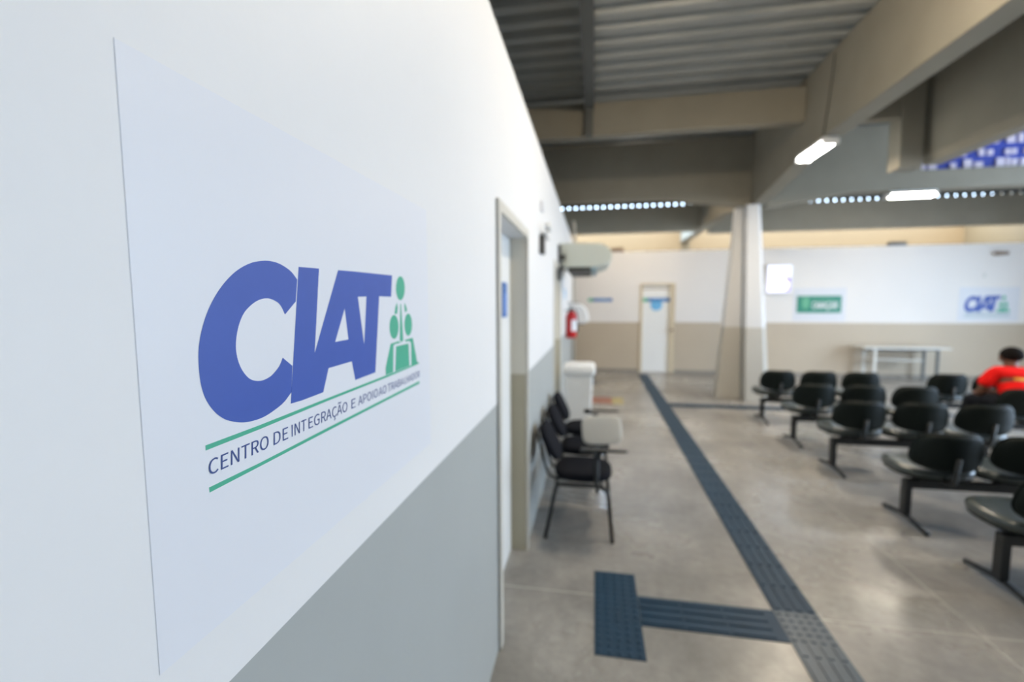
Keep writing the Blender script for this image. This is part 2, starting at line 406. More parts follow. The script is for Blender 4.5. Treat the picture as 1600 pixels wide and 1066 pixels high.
ANG = -math.atan(0.0057)
def at0(o, x, y):   # a long strip laid a touch off square: place its near end
    o.location = (x, y, 0); o.rotation_euler = (0, 0, ANG); return o
at0(tactile('tactile_guide_strip', 'long dark blue ribbed floor strip running from the junction to the far door', 0, 0.212, 0, 8.05, 'y'), 0.930, 2.45)
at0(tactile('tactile_guide_strip', 'worn glossy ribbed floor strip nearest the camera, below the junction', 0, 0.212, -2.4, 0, 'y', m_tactw), 0.929, 2.215)
at0(tactile('tactile_warning_plate', 'dotted floor plate at the junction of the ribbed strips', 0, 0.212, 0, 0.235, 'd', m_tactw), 0.929, 2.215)
tactile('tactile_guide_strip', 'short dark blue ribbed floor strip joining the dotted plate to the long strip', 0.250, 0.928, 2.215, 2.445, 'x')
tactile('tactile_warning_plate', 'dark blue dotted floor plate nearest the left wall', 0.018, 0.248, 1.985, 2.645, 'd')
tactile('tactile_guide_strip', 'far ribbed floor strip crossing in front of the pillar', 1.165, 5.0, 7.25, 7.47, 'x')

# ================================================= logo poster
POSTER_DATA = {"C":[[[0.5917,1.6349],[0.5896,1.6368],[0.5867,1.6395],[0.5834,1.6424],[0.5801,1.6448],[0.577,1.6467],[0.5739,1.6482],[0.5706,1.6496],[0.5672,1.6509],[0.5636,1.6521],[0.5598,1.6533],[0.5559,1.6543],[0.5522,1.6551],[0.5485,1.6557],[0.5449,1.6561],[0.5413,1.6563],[0.5377,1.6565],[0.5343,1.6565],[0.5309,1.6563],[0.5275,1.656],[0.5237,1.6555],[0.5195,1.6549],[0.5149,1.654],[0.5103,1.653],[0.5058,1.6518],[0.5015,1.6503],[0.4972,1.6487],[0.493,1.6469],[0.4888,1.6449],[0.4846,1.6427],[0.4805,1.6403],[0.4764,1.6377],[0.4724,1.6348],[0.4684,1.6317],[0.4643,1.6283],[0.4604,1.6247],[0.4566,1.621],[0.453,1.6172],[0.4495,1.6132],[0.4462,1.6092],[0.4432,1.6051],[0.4403,1.601],[0.4376,1.5968],[0.4351,1.5926],[0.4329,1.5885],[0.4308,1.5844],[0.429,1.5803],[0.4273,1.5762],[0.4258,1.5723],[0.4245,1.5685],[0.4233,1.5647],[0.4224,1.5611],[0.4215,1.5575],[0.4208,1.5542],[0.4203,1.5509],[0.4199,1.5476],[0.4196,1.5441],[0.4194,1.5402],[0.4193,1.536],[0.4193,1.5318],[0.4194,1.5277],[0.4196,1.5237],[0.4199,1.5198],[0.4203,1.5159],[0.4209,1.5123],[0.4216,1.5088],[0.4224,1.5055],[0.4234,1.5022],[0.4245,1.499],[0.4259,1.4958],[0.4276,1.4925],[0.4294,1.4893],[0.4313,1.4862],[0.4335,1.4832],[0.4358,1.4803],[0.4383,1.4774],[0.441,1.4747],[0.4437,1.4723],[0.4466,1.47],[0.4496,1.4678],[0.453,1.4658],[0.4569,1.4638],[0.4613,1.4619],[0.4657,1.4602],[0.4698,1.4587],[0.4735,1.4576],[0.4768,1.4567],[0.4802,1.456],[0.4838,1.4554],[0.4879,1.4549],[0.4923,1.4545],[0.4968,1.4543],[0.5009,1.4542],[0.5045,1.4542],[0.5079,1.4543],[0.5112,1.4546],[0.5145,1.455],[0.5181,1.4555],[0.5216,1.4562],[0.5253,1.457],[0.5289,1.4579],[0.5328,1.4589],[0.5367,1.46],[0.5406,1.4611],[0.5441,1.4623],[0.5471,1.4633],[0.5496,1.4644],[0.552,1.4655],[0.5548,1.467],[0.5582,1.4691],[0.5621,1.4718],[0.5657,1.4743],[0.5683,1.476],[0.5729,1.513],[0.5536,1.5268],[0.5525,1.525],[0.5508,1.5224],[0.5489,1.5197],[0.5468,1.5172],[0.5447,1.5152],[0.5423,1.5134],[0.5398,1.5116],[0.5374,1.51],[0.535,1.5085],[0.5327,1.5072],[0.5302,1.5059],[0.5273,1.5048],[0.524,1.5039],[0.5204,1.5031],[0.5167,1.5025],[0.5132,1.5022],[0.5097,1.5023],[0.5063,1.5027],[0.503,1.5033],[0.5,1.5041],[0.4972,1.505],[0.4946,1.5062],[0.4921,1.5075],[0.4896,1.5093],[0.4871,1.5116],[0.4846,1.5143],[0.4822,1.5172],[0.4801,1.5201],[0.4783,1.5232],[0.4767,1.5265],[0.4753,1.5298],[0.4742,1.5332],[0.4733,1.5366],[0.4727,1.54],[0.4722,1.5435],[0.472,1.547],[0.4721,1.5507],[0.4725,1.5544],[0.4731,1.5582],[0.4739,1.562],[0.4749,1.5657],[0.4762,1.5695],[0.4776,1.5732],[0.4792,1.5767],[0.4809,1.58],[0.4827,1.583],[0.4847,1.5859],[0.4869,1.5886],[0.4893,1.5912],[0.492,1.5935],[0.4949,1.5957],[0.4979,1.5977],[0.501,1.5997],[0.5044,1.6015],[0.5078,1.6032],[0.5113,1.6046],[0.5147,1.6057],[0.5182,1.6066],[0.5217,1.6072],[0.525,1.6076],[0.5281,1.6077],[0.5309,1.6076],[0.5338,1.6073],[0.5367,1.6067],[0.5397,1.606],[0.5429,1.6049],[0.5459,1.6037],[0.5486,1.6024],[0.5508,1.6011],[0.5525,1.5998],[0.5541,1.5982],[0.5558,1.5963],[0.5576,1.5938],[0.5595,1.5907],[0.5611,1.5878],[0.5623,1.5859],[0.5862,1.6036]]],"I":[[[0.5963,1.6535],[0.6455,1.6546],[0.6259,1.5247],[0.5909,1.4596],[0.5661,1.4602]]],"A":[[[0.6993,1.656],[0.7575,1.6574],[0.7609,1.6127],[0.7784,1.5235],[0.771,1.4652],[0.7428,1.4643],[0.7329,1.4992],[0.6612,1.4972],[0.6442,1.4612],[0.5909,1.4596],[0.6259,1.5247]],[[0.7156,1.5928],[0.7244,1.5386],[0.6827,1.5377]]],"T":[[[0.7575,1.6574],[0.9048,1.6594],[0.8973,1.6145],[0.8436,1.6148],[0.8187,1.4665],[0.771,1.4652],[0.7784,1.5235],[0.7925,1.6136],[0.7609,1.6127]]],"bar1":[[[0.4217,1.4453],[0.5048,1.4459],[0.6504,1.4494],[0.8664,1.4535],[1.0429,1.4574],[1.0427,1.4543],[0.8662,1.4489],[0.6501,1.445],[0.5044,1.4408],[0.4216,1.4397]]],"bar2":[[[0.423,1.3971],[0.5015,1.3975],[0.6473,1.4016],[0.8637,1.4068],[1.0436,1.4113],[1.0433,1.4052],[0.8634,1.4016],[0.6469,1.3967],[0.5011,1.393],[0.4233,1.3912]]],"head1":[[[0.9686,1.6346],[0.9676,1.6286],[0.9655,1.6229],[0.9624,1.6178],[0.9584,1.6135],[0.9538,1.6103],[0.9487,1.6083],[0.9436,1.6076],[0.9385,1.6082],[0.9339,1.6101],[0.9298,1.6132],[0.9265,1.6172],[0.9242,1.6221],[0.9228,1.6275],[0.9226,1.6331],[0.9235,1.6389],[0.9254,1.6444],[0.9284,1.6494],[0.9321,1.6536],[0.9366,1.6569],[0.9415,1.6591],[0.9466,1.6601],[0.9517,1.6597],[0.9565,1.658],[0.9608,1.6551],[0.9643,1.6511],[0.9669,1.6461],[0.9683,1.6405]]],"head2":[[[0.9308,1.5496],[0.9299,1.5438],[0.9279,1.5384],[0.9248,1.5337],[0.921,1.5298],[0.9165,1.527],[0.9116,1.5255],[0.9066,1.5252],[0.9017,1.5263],[0.8972,1.5285],[0.8933,1.5318],[0.8901,1.536],[0.8878,1.5409],[0.8866,1.5463],[0.8864,1.5519],[0.8872,1.5574],[0.8891,1.5626],[0.8919,1.5673],[0.8956,1.5711],[0.8999,1.574],[0.9046,1.5757],[0.9096,1.5763],[0.9145,1.5755],[0.9192,1.5735],[0.9233,1.5703],[0.9267,1.566],[0.9292,1.561],[0.9306,1.5554]]],"head3":[[[1.0052,1.551],[1.0043,1.5453],[1.0024,1.5399],[0.9994,1.5351],[0.9957,1.5313],[0.9914,1.5285],[0.9867,1.5269],[0.9819,1.5266],[0.9772,1.5276],[0.9728,1.5298],[0.969,1.533],[0.9659,1.5372],[0.9637,1.5421],[0.9625,1.5475],[0.9623,1.553],[0.9631,1.5585],[0.9649,1.5637],[0.9677,1.5684],[0.9712,1.5722],[0.9754,1.5751],[0.9799,1.5769],[0.9847,1.5774],[0.9895,1.5767],[0.994,1.5747],[0.998,1.5715],[1.0012,1.5673],[1.0036,1.5623],[1.0049,1.5568]]],"sh1":[[[0.9254,1.602],[0.9172,1.5924],[0.9119,1.5781],[0.9255,1.5784],[0.9286,1.5923]]],"sh2":[[[0.9667,1.602],[0.9753,1.5919],[0.9783,1.584],[0.9671,1.5802],[0.9638,1.5937]]],"stick":[[[0.9423,1.5991],[0.9463,1.5997],[0.9484,1.5806],[0.9538,1.5192],[0.9463,1.5155],[0.9384,1.5175],[0.9355,1.5217]]],"body1":[[[0.89,1.5164],[0.9298,1.5188],[0.9398,1.514],[0.9119,1.5139],[0.9028,1.5115],[0.898,1.4549],[0.8638,1.4545],[0.8633,1.4688]]],"body2":[[[0.962,1.5186],[1.008,1.5202],[1.0307,1.4615],[1.04,1.4563],[0.9963,1.4564],[0.9974,1.508],[0.9898,1.5139],[0.9676,1.5144]]],"body3":[[[0.9161,1.5083],[0.9826,1.509],[0.9849,1.4569],[0.9085,1.4553]]],"words":[["CENTRO",[0.4233,1.4104],[0.5181,1.4121],[0.4245,1.4276],[0.5193,1.429]],["DE",[0.5278,1.4122],[0.557,1.4127],[0.5289,1.4291],[0.5581,1.4295]],["INT",[0.5646,1.4129],[0.598,1.4134],[0.5657,1.4297],[0.5991,1.4301]],["EGRAÇÃO",[0.6035,1.4135],[0.7125,1.4154],[0.6046,1.4302],[0.7136,1.4318]],["E",[0.7259,1.4157],[0.7398,1.4159],[0.727,1.432],[0.7408,1.4322]],["APOIO",[0.7496,1.4161],[0.8253,1.4174],[0.7506,1.4324],[0.8262,1.4335]],["AO",[0.8296,1.4175],[0.8632,1.4181],[0.8305,1.4335],[0.8641,1.434]],["TRABA",[0.8702,1.4182],[0.9479,1.4195],[0.8711,1.4341],[0.9488,1.4352]],["LHADOR",[0.9534,1.4196],[1.0458,1.4212],[0.9543,1.4353],[1.0466,1.4367]]]}
def wall_left_map(u, v, h): return (XW + h, u, v)
def build_logo(parent, to3, blue, green, ink, words=True):
    for k in 'CIAT': obj('logo_letter', poly_mesh(POSTER_DATA[k], to3, 0.0003, 0.0005), blue, parent)
    for k in ('head1', 'head2', 'head3'): obj('figure_head', poly_mesh(POSTER_DATA[k], to3, 0.0003, 0.0005), green, parent)
    for k in ('sh1', 'sh2'): obj('figure_shoulder', poly_mesh(POSTER_DATA[k], to3, 0.0003, 0.0005), green, parent)
    obj('figure_stem', poly_mesh(POSTER_DATA['stick'], to3, 0.0003, 0.0005), green, parent)
    for k in ('body1', 'body2', 'body3'): obj('figure_body', poly_mesh(POSTER_DATA[k], to3, 0.0003, 0.0005), green, parent)
    for k in ('bar1', 'bar2'): obj('green_rule', poly_mesh(POSTER_DATA[k], to3, 0.0003, 0.0005), green, parent)
    if words:
        for w in POSTER_DATA['words']: obj('caption_word', text_bm(w[0], w[1:], to3, 0.0009), ink, parent)
ps = obj('wall_poster', BX(XW, XW+0.0005, 0.353, 1.113, 1.234, 1.835), m_poster)
tag(ps, 'large pale logo poster in the foreground on the white left wall', 'poster', 'logo posters')
build_logo(ps, wall_left_map, m_blue, m_green, m_ink)

# poster on the back wall
ps2 = obj('wall_poster', BX(7.315, 8.37, YB-0.006, YB, 1.20, 1.885), m_board)
tag(ps2, 'small logo poster on the back wall above the chairs at right', 'poster', 'logo posters')
LU0, LU1, LV0, LV1 = 0.420, 1.04, 1.397, 1.66
def back_map(u, v, h):
    return (7.42 + (u-LU0)/(LU1-LU0)*0.80, YB-0.006-h*2, 1.29 + (v-LV0)/(LV1-LV0)*0.43)
build_logo(ps2, back_map, m_blue, m_green, m_ink)

# green sign
gs = empty('wall_sign', 'green sign with white lettering on a pale board right of the screen', 'sign', (0, 0, 0))
obj('backing_board', BX(4.225, 5.25, YB-0.006, YB, 1.19, 1.90), m_board, gs)
obj('sign_face', BX(4.30, 5.165, YB-0.014, YB-0.006, 1.37, 1.735), m_signg, gs)
fm = lambda u, v, h: (u, YB-h, v)
obj('lettering', text_bm('CAMAÇARI', ((4.60, 1.465), (5.09, 1.465), (4.60, 1.60), (5.09, 1.60)), fm, 0.0165, bold=0.01), m_white, gs)
obj('small_lettering', text_bm('PREFEITURA DE', ((4.62, 1.635), (5.00, 1.635), (4.62, 1.672), (5.00, 1.672)), fm, 0.0165), m_pgreen, gs)
em = PR([(4.40, 1.68), (4.54, 1.68), (4.54, 1.52), (4.47, 1.44), (4.40, 1.52)], 'y', YB-0.017, YB-0.014); box(em, 4.43, 4.51, YB-0.017, YB-0.014, 1.69, 1.71)
obj('emblem', em, m_pgreen, gs)

# blue direction signs
def blue_sign(x0, x1, z0, z1, label, gx, y=YB):
    s = empty('direction_sign', label, 'sign', (0, 0, 0), 'blue signs')
    obj('sign_plate', BX(gx, x1, y-0.008, y, z0, z1), m_signb, s)
    obj('green_end', BX(x0, gx, y-0.008, y, z0, z1), m_green, s)
    obj('white_line', BX(gx+0.08, x1-0.08, y-0.0105, y-0.008, (z0+z1)/2-0.008, (z0+z1)/2+0.012), m_lblue, s)
blue_sign(-0.145, 0.405, 1.635, 1.705, 'narrow blue sign on the back wall left of the far door', -0.03)
blue_sign(1.085, 1.685, 1.625, 1.705, 'blue sign across the top of the far white door', 1.20, YB+0.03)
bm = bmesh.new(); lathe(bm, [(0.13, 0), (0.13, 0.004)], seg=32); xf(bm, Matrix.Translation((1.39, YB+0.029, 1.55)) @ Matrix.Rotation(PI/2, 4, 'X'))
tag(obj('round_sticker', bm, m_lblue), 'round light blue sticker under the sign on the far door', 'sticker')
ds = obj('door_sign', BX(-0.517, -0.511, 2.54, 2.67, 1.52, 1.72), m_signb, bevel=0.001); tag(ds, 'small blue sign on the nearest recessed white door', 'sign', 'blue signs')
obj('sign_panel', BX(-0.511, -0.5095, 2.555, 2.655, 1.535, 1.66), mat('mid_blue', (0.12, 0.25, 0.62), 0.4), ds)

# screen
tv = empty('television', 'lit wall screen just right of the pillar', 'television', (3.90, YB-0.05, 2.10))
obj('housing', BX(-0.26, 0.26, -0.03, 0.03, -0.31, 0.31), m_white, tv, bevel=0.012)
obj('bracket', BX(-0.1, 0.1, 0.03, 0.049, -0.1, 0.1), m_black, tv)
m_scr = mat('screen_picture', (0.8, 0.8, 1.0), 0.3); n, l = nt(m_scr); b = n['Principled BSDF']
tc = n.new('ShaderNodeTexCoord'); sp = n.new('ShaderNodeSeparateXYZ'); l.new(tc.outputs['Object'], sp.inputs[0])
cr = n.new('ShaderNodeValToRGB'); cr.color_ramp.elements[0].color = (0.90, 0.85, 1, 1); cr.color_ramp.elements[1].color = (0.72, 0.80, 1, 1)
mr = n.new('ShaderNodeMapRange'); mr.inputs['From Min'].default_value = -0.28; mr.inputs['From Max'].default_value = 0.28; l.new(sp.outputs['Z'], mr.inputs['Value'])
cr.color_ramp.elements[0].position = 0.5; cr.color_ramp.elements[1].position = 0.62; l.new(mr.outputs[0], cr.inputs[0])
l.new(cr.outputs[0], b.inputs['Emission Color']); b.inputs['Emission Strength'].default_value = 0.72
obj('screen', BX(-0.235, 0.235, -0.032, -0.03, -0.285, 0.285), m_scr, tv)
sb = PR([(0.10, 0.06), (0.228, 0.03), (0.228, -0.27), (0.12, -0.27), (0.20, -0.20), (0.21, -0.10)], 'y', -0.034, -0.032)
obj('picture_detail', sb, mat('screen_violet', (0.25, 0.18, 0.45), 0.4, emit=0.6), tv)
obj('picture_accent', BX(-0.04, 0.03, -0.0345, -0.032, 0.03, 0.10), mat('screen_pink', (0.8, 0.35, 0.5), 0.4, emit=0.8), tv)

# things on top of the back wall and the camera
o = obj('junction_box', BX(0.365, 0.65, YB+0.01, YB+0.12, 2.76, 2.855), m_brown, bevel=0.006); tag(o, 'small brown box lying on top of the back wall near the air conditioner', 'box', 'small boxes on top of the back wall')
o = obj('junction_box', BX(6.02, 6.33, YB+0.01, YB+0.12, 2.76, 2.84), m_black, bevel=0.006); tag(o, 'small dark box lying on top of the back wall above the table', 'box', 'small boxes on top of the back wall')
sc = empty('security_camera', 'small wall camera high on the back wall above the logo poster', 'camera', (7.95, YB-0.03, 2.56))
bm = bmesh.new(); lathe(bm, [(0.06, 0), (0.06, 0.02), (0.05, 0.03)]); xf(bm, Matrix.Translation((0, 0.03, 0)) @ Matrix.Rotation(PI/2, 4, 'X')); obj('mount', bm, m_cream, sc, True)
obj('camera_body', BX(-0.11, 0.11, -0.07, 0.0, -0.035, 0.03), m_brown, sc, bevel=0.012)
o = obj('wall_switch', BX(7.70, 7.76, YB-0.012, YB, 2.08, 2.17), m_cream, bevel=0.004); tag(o, 'small pale plate on the back wall above the logo poster', 'switch')

# ================================================= table against the back wall
t = empty('trestle_table', 'long white table with an undershelf against the back wall', 'table', (6.10, 10.42, 0))
obj('tabletop', BX(-0.76, 0.76, -0.24, 0.24, 0.665, 0.695), m_cream, t, bevel=0.006)
for sx, m in ((-1, m_cream), (1, m_steel)):
    for sy in (-1, 1):
        x = sx*0.55; obj('leg', BX(x-0.022, x+0.022, sy*0.19-0.02, sy*0.19+0.02, 0, 0.665), m, t, bevel=0.003)
obj('apron', boxes([(-0.53, 0.53, 0.17, 0.20, 0.59, 0.665), (-0.53, 0.53, -0.20, -0.175, 0.635, 0.665)]), m_steel, t)
obj('undershelf', BX(-0.53, 0.33, -0.15, 0.17, 0.42, 0.44), m_cream, t, bevel=0.003)

# ================================================= lamps
def lamp(name, label, loc, rz, L, power=45):
    a = empty(name, label, 'lamp', loc, 'fluorescent lamps', rz)
    obj('housing', PR([(-0.09, 0.035), (0.09, 0.035), (0.075, 0.075), (-0.075, 0.075)], 'x', -L/2, L/2), m_white, a)
    bm = bmesh.new(); 
    for s in (-0.045, 0.045): obj('tube', TU([[(-L/2+0.02, s, 0.012), (L/2-0.02, s, 0.012)]], 0.019, 12), m_lamp, a, True)
    for s in (-1, 1): obj('end_cap', BX(s*L/2-0.015, s*L/2+0.015, -0.08, 0.08, -0.01, 0.04), m_white, a)
    obj('mount', BX(-0.2, 0.2, -0.03, 0.03, 0.075, 0.086), m_white, a)
    li = bpy.data.lights.new('lamp_light', 'AREA'); li.shape = 'RECTANGLE'; li.size = L; li.size_y = 0.12; li.energy = power; li.color = (1.0, 0.83, 0.62)
    lo_ = bpy.data.objects.new('lamp_light', li); COL.objects.link(lo_); lo_.parent = a; lo_.location = (0, 0, -0.012)
    return a
la = lamp('fluorescent_lamp', 'glowing tube lamp hanging under the long beam', (2.50, 5.95, 3.315), PI/2, 0.66)
lamp('fluorescent_lamp', 'glowing tube lamp in front of the cross beam right of the pillar', (4.68, 7.99, 3.185), 0, 0.62, 12)
for lx, ly, lab in ((5.6, 3.2, 'added tube lamp over the seating at the right, out of view'), (8.2, 3.2, 'added tube lamp over the far right of the hall, out of view')):  # unseen lamps added to light the hall and floor
    lamp('fluorescent_lamp', lab, (lx, ly, 3.315 if lx < 3 else 3.185), PI/2 if lx < 3 else 0, 0.66)  # added unseen lamps, lighting the hall and floor
near = lamp('fluorescent_lamp', 'added unseen tube lamp in the near bay, left of the long beam', (1.25, 2.7, 3.95), PI/2, 0.9, 10)  # unseen lamp added to warm the long beam and roof
up_ = bpy.data.lights.new('lamp_light', 'POINT'); up_.energy = 95; up_.color = (1.0, 0.83, 0.60); up_.shadow_soft_size = 0.1  # added point fill brightening the long beam and roof, no tube of its own
uo = bpy.data.objects.new('lamp_light', up_); COL.objects.link(uo); uo.parent = near; uo.location = (0, 0, -0.05)
for rx, lab in ((0.7, 'added hidden tube lamp on the roof behind the cross beam, left of the pillar'), (5.4, 'added hidden tube lamp on the roof behind the cross beam, right of the pillar')):  # hidden lamps added to brighten the back wall
    lamp('fluorescent_lamp', lab, (rx, 9.2, 4.16), 0, 0.66, 34 if rx < 3 else 12)  # added hidden lamps, brightening the back wall
beam(13, BX(2.64, 9.5, 3.10, 3.30, 3.27, 4.24), 'cross beam over the seating')
o = obj('power_cable', TU([[(2.415, 5.44, 4.16), (2.415, 5.50, 3.8), (2.415, 5.60, 3.41), (2.44, 5.66, 3.385)]], 0.006), m_black); tag(o, 'thin dark cable running down the long beam to the lamp', 'cable')

# ================================================= left wall fittings
ac = empty('air_conditioner', 'off-white air conditioner hanging off the left wall end on', 'air conditioner', (0, 0, 0))
prof = [(-0.40, 2.30), (0.07, 2.285), (0.15, 2.24), (0.195, 2.17), (0.195, 2.11), (0.15, 2.055), (0.02, 2.015), (-0.33, 2.02), (-0.40, 2.05)]
obj('casing', PR(prof, 'y', 5.40, 6.55), m_acbody, ac, bevel=0.012)
obj('intake_grille', BX(-0.31, -0.05, 5.43, 6.50, 1.965, 2.018), m_dark, ac, bevel=0.004)
obj('outlet_louvre', PR([(-0.04, 2.02), (0.02, 2.017), (0.02, 1.975), (-0.04, 1.97)], 'y', 5.43, 6.50), mat('blue_grey_plastic', (0.25, 0.36, 0.42), 0.5), ac)
obj('wall_bracket', BX(XW, -0.385, 5.30, 5.36, 1.86, 2.27), m_dark, ac, bevel=0.004)
obj('bracket_arm', BX(-0.40, -0.34, 5.34, 6.5, 2.10, 2.16), m_dark, ac)

el = empty('emergency_light', 'small emergency light high on the left wall past the nearest door', 'light fitting', (XW, 3.56, 2.10))
obj('lamp_box', BX(0, 0.035, -0.06, 0.06, -0.12, 0.02), m_dark, el, bevel=0.004)
obj('shelf_bracket', BX(0, 0.05, -0.02, 0.34, 0.03, 0.045), m_white, el)
for s in (-0.03, 0.05):
    bm = bmesh.new(); lathe(bm, [(0.02, 0), (0.032, 0.03), (0.034, 0.045)]); xf(bm, Matrix.Translation((0.035, s, 0.085)) @ Matrix.Rotation(PI/2, 4, 'Y')); obj('spot_head', bm, m_white, el, True)
o = obj('junction_box', BX(XW, XW+0.022, 3.56, 3.66, 2.315, 2.39), m_board, bevel=0.004); tag(o, 'small square white box high on the left wall above the emergency light', 'box')
o = obj('drain_pipe', TU([round_path([(-0.389, 8.93, 0.0), (-0.389, 8.93, 2.80), (-0.389, 8.75, 3.05), (-0.389, 8.5, 3.07)], 0.08)], 0.028), m_trim, None, True); tag(o, 'cream pipe running up the far end of the left wall', 'pipe')

fe = empty('fire_extinguisher', 'red fire extinguisher hanging on the left wall', 'fire extinguisher', (-0.325, 6.6, 1.10))
bm = bmesh.new(); lathe(bm, [(0.072, 0), (0.078, 0.015), (0.078, 0.31), (0.070, 0.345), (0.045, 0.375), (0.026, 0.385)], seg=24); obj('cylinder', bm, m_red, fe, True)
bm = bmesh.new(); lathe(bm, [(0.024, 0.385), (0.024, 0.42), (0.018, 0.425)]); box(bm, -0.012, 0.012, -0.08, 0.03, 0.425, 0.437); box(bm, -0.012, 0.012, -0.09, 0.02, 0.455, 0.465); obj('valve_lever', bm, m_black, fe)
obj('hose', TU([round_path([(0.0, 0.02, 0.41), (0.06, 0.06, 0.40), (0.085, 0.05, 0.30), (0.088, 0.02, 0.08)], 0.04)], 0.009), m_black, fe, True)
bm = bmesh.new()
for k in range(7):
    a0, a1 = [math.radians(-85+k*14+s) for s in (0, 14)]
    v = [bm.verts.new((0.0795*math.cos(a), 0.0795*math.sin(a), z)) for a, z in ((a0, 0.10), (a1, 0.10), (a1, 0.26), (a0, 0.26))]; bm.faces.new(v)
obj('label_sticker', bm, m_poster, fe, True)
obj('wall_hook', BX(-0.094, -0.02, -0.015, 0.015, 0.385, 0.40), m_black, fe)
o = obj('extinguisher_sign', BX(XW, XW+0.004, 6.50, 6.72, 1.66, 1.80), m_lblue); tag(o, 'small light blue sign on the left wall above the fire extinguisher', 'sign')
# rounded white wall unit behind the extinguisher
wu = empty('wall_unit', 'rounded white wall unit behind the fire extinguisher', 'wall unit', (XW, 7.5, 1.43))
pr = [(0.0, -0.16), (0.27, -0.16), (0.325, -0.13), (0.33, -0.04), (0.30, 0.06), (0.24, 0.13), (0.16, 0.165), (0.0, 0.17)]
obj('cover', PR(pr, 'y', -0.16, 0.16), m_white, wu, bevel=0.03)
obj('top_rail', BX(0.0, 0.18, -0.10, 0.10, 0.172, 0.184), m_dark, wu)
obj('underside', BX(0.02, 0.26, -0.12, 0.12, -0.175, -0.16), m_dark, wu)

# floor marking under it
fmk = obj('floor_marking', BX(-0.40, 0.30, 7.28, 7.80, 0, 0.002), m_redf); tag(fmk, 'faded red rectangle with yellow edge painted on the floor by the left wall', 'floor marking')
obj('yellow_edge', BX(0.30, 0.48, 7.28, 7.80, 0, 0.002), m_yelf, fmk)

# ================================================= waste bin
wb = empty('waste_bin', 'tall white lidded waste bin beside the left wall', 'bin', (-0.165, 5.30, 0))
def rrect(w, d, r, n=5):
    out = []
    for cx, cy, a in ((w/2-r, d/2-r, 0), (-w/2+r, d/2-r, 90), (-w/2+r, -d/2+r, 180), (w/2-r, -d/2+r, 270)):
        for k in range(n+1): t = math.radians(a+90*k/n); out.append((cx+r*math.cos(t), cy+r*math.sin(t)))
    return out
def loft(levels, seg_r=0.03):
    bm = bmesh.new(); rings = []
    for w, d, z, cx in levels: rings.append([bm.verts.new((x+cx, y, z)) for x, y in rrect(w, d, min(seg_r, w*0.3, d*0.3))])
    for q, r in zip(rings, rings[1:]):
        n = len(q)
        for k in range(n): bm.faces.new((q[k], q[(k+1) % n], r[(k+1) % n], r[k]))
    bm.faces.new(rings[0][::-1]); bm.faces.new(rings[-1]); return bm
obj('bin_body', loft([(0.25, 0.30, 0.02, 0), (0.27, 0.32, 0.03, 0), (0.32, 0.40, 0.80, 0.0)]), m_white, wb, bevel=0.004)
obj('lid', loft([(0.35, 0.44, 0.80, 0.0), (0.365, 0.45, 0.81, 0.0), (0.365, 0.45, 0.865, 0.0), (0.345, 0.43, 0.888, 0.0), (0.28, 0.36, 0.90, 0.0)]), m_white, wb, True)
obj('rear_wheel', TU([[(-0.10, 0.155, 0.05), (0.10, 0.155, 0.05)]], 0.05), m_black, wb, True)
obj('side_handle', BX(0.158, 0.178, -0.08, 0.12, 0.66, 0.80), m_black, wb, bevel=0.005)
obj('pedal', BX(-0.06, 0.06, -0.20, -0.12, 0.0, 0.03), m_black, wb, bevel=0.005)

# ================================================= writing chairs (tablet arm) along the left wall
def writing_chair():
    c = empty('tablet_chair', 'black writing chair nearest the camera, its narrow tablet arm level', 'chair', (-0.10, 3.20, 0), 'black writing chairs along the left wall')
    # seat, backrest
    obj('seat', xf(cushion(0.40, 0.42, 0.055, 0.75), Matrix.Translation((0.035, 0, 0.395))), m_fabric, c, True)
    B = Matrix.Translation((-0.215, 0, 0.615)) @ Matrix.Rotation(math.radians(-27), 4, 'Y') @ Matrix.Rotation(PI/2, 4, 'Y') @ Matrix.Rotation(PI/2, 4, 'Z')
    obj('backrest', xf(cushion(0.38, 0.27, 0.045, 0.7), B), m_fabric, c, True)
    for s in (-1, 1):
        y = s*0.19
        sp_ = round_path([(-0.215, y*1.12, 0.0), (-0.155, y, 0.30), (-0.14, y, 0.375), (0.16, y, 0.375), (0.205, y, 0.33), (0.235, y*1.1, 0.0)], 0.06)
        obj('side_frame', TU([sp_], 0.0135), m_black, c, True)
    obj('back_support', TU([round_path([(0.0, 0.10, 0.375), (-0.20, 0.10, 0.385), (-0.285, 0.10, 0.70), (-0.285, -0.10, 0.70), (-0.20, -0.10, 0.385), (0.0, -0.10, 0.375)], 0.05)], 0.010), m_black, c, True)
    for q in (-0.14, 0.16): obj('cross_bar', TU([[(q, -0.19, 0.375), (q, 0.19, 0.375)]], 0.010), m_black, c, True)
    obj('book_rack', TU([[(-0.17, y, 0.24), (0.20, y, 0.20)] for y in (-0.12, -0.04, 0.04, 0.12)] + [[(-0.18, -0.2, 0.24), (-0.18, 0.2, 0.24)], [(0.205, -0.2, 0.20), (0.205, 0.2, 0.20)]], 0.004), m_chrome, c, True)
    return c
def tablet(parent, pitch, m, up_=False):
    obj('tablet_post', TU([round_path([(0.13, -0.20, 0.34), (0.13, -0.26, 0.36), (0.13, -0.27, 0.63)], 0.04)] + [round_path([(0.12, -0.20, 0.375), (0.12, -0.20, 0.60), (0.02, -0.24, 0.63)], 0.04)], 0.011), m_black, parent, True)
    T = cushion(0.30, 0.22, 0.016, 0.45)
    if up_: mt = Matrix.Translation((0.165, -0.27, 0.63)) @ Matrix.Rotation(math.radians(-4), 4, 'Y') @ Matrix.Rotation(math.radians(80), 4, 'X')
    else: mt = Matrix.Translation((0.17, -0.31, 0.655)) @ Matrix.Rotation(math.radians(pitch), 4, 'X')
    obj('writing_tablet', xf(T, mt), m, parent, True)
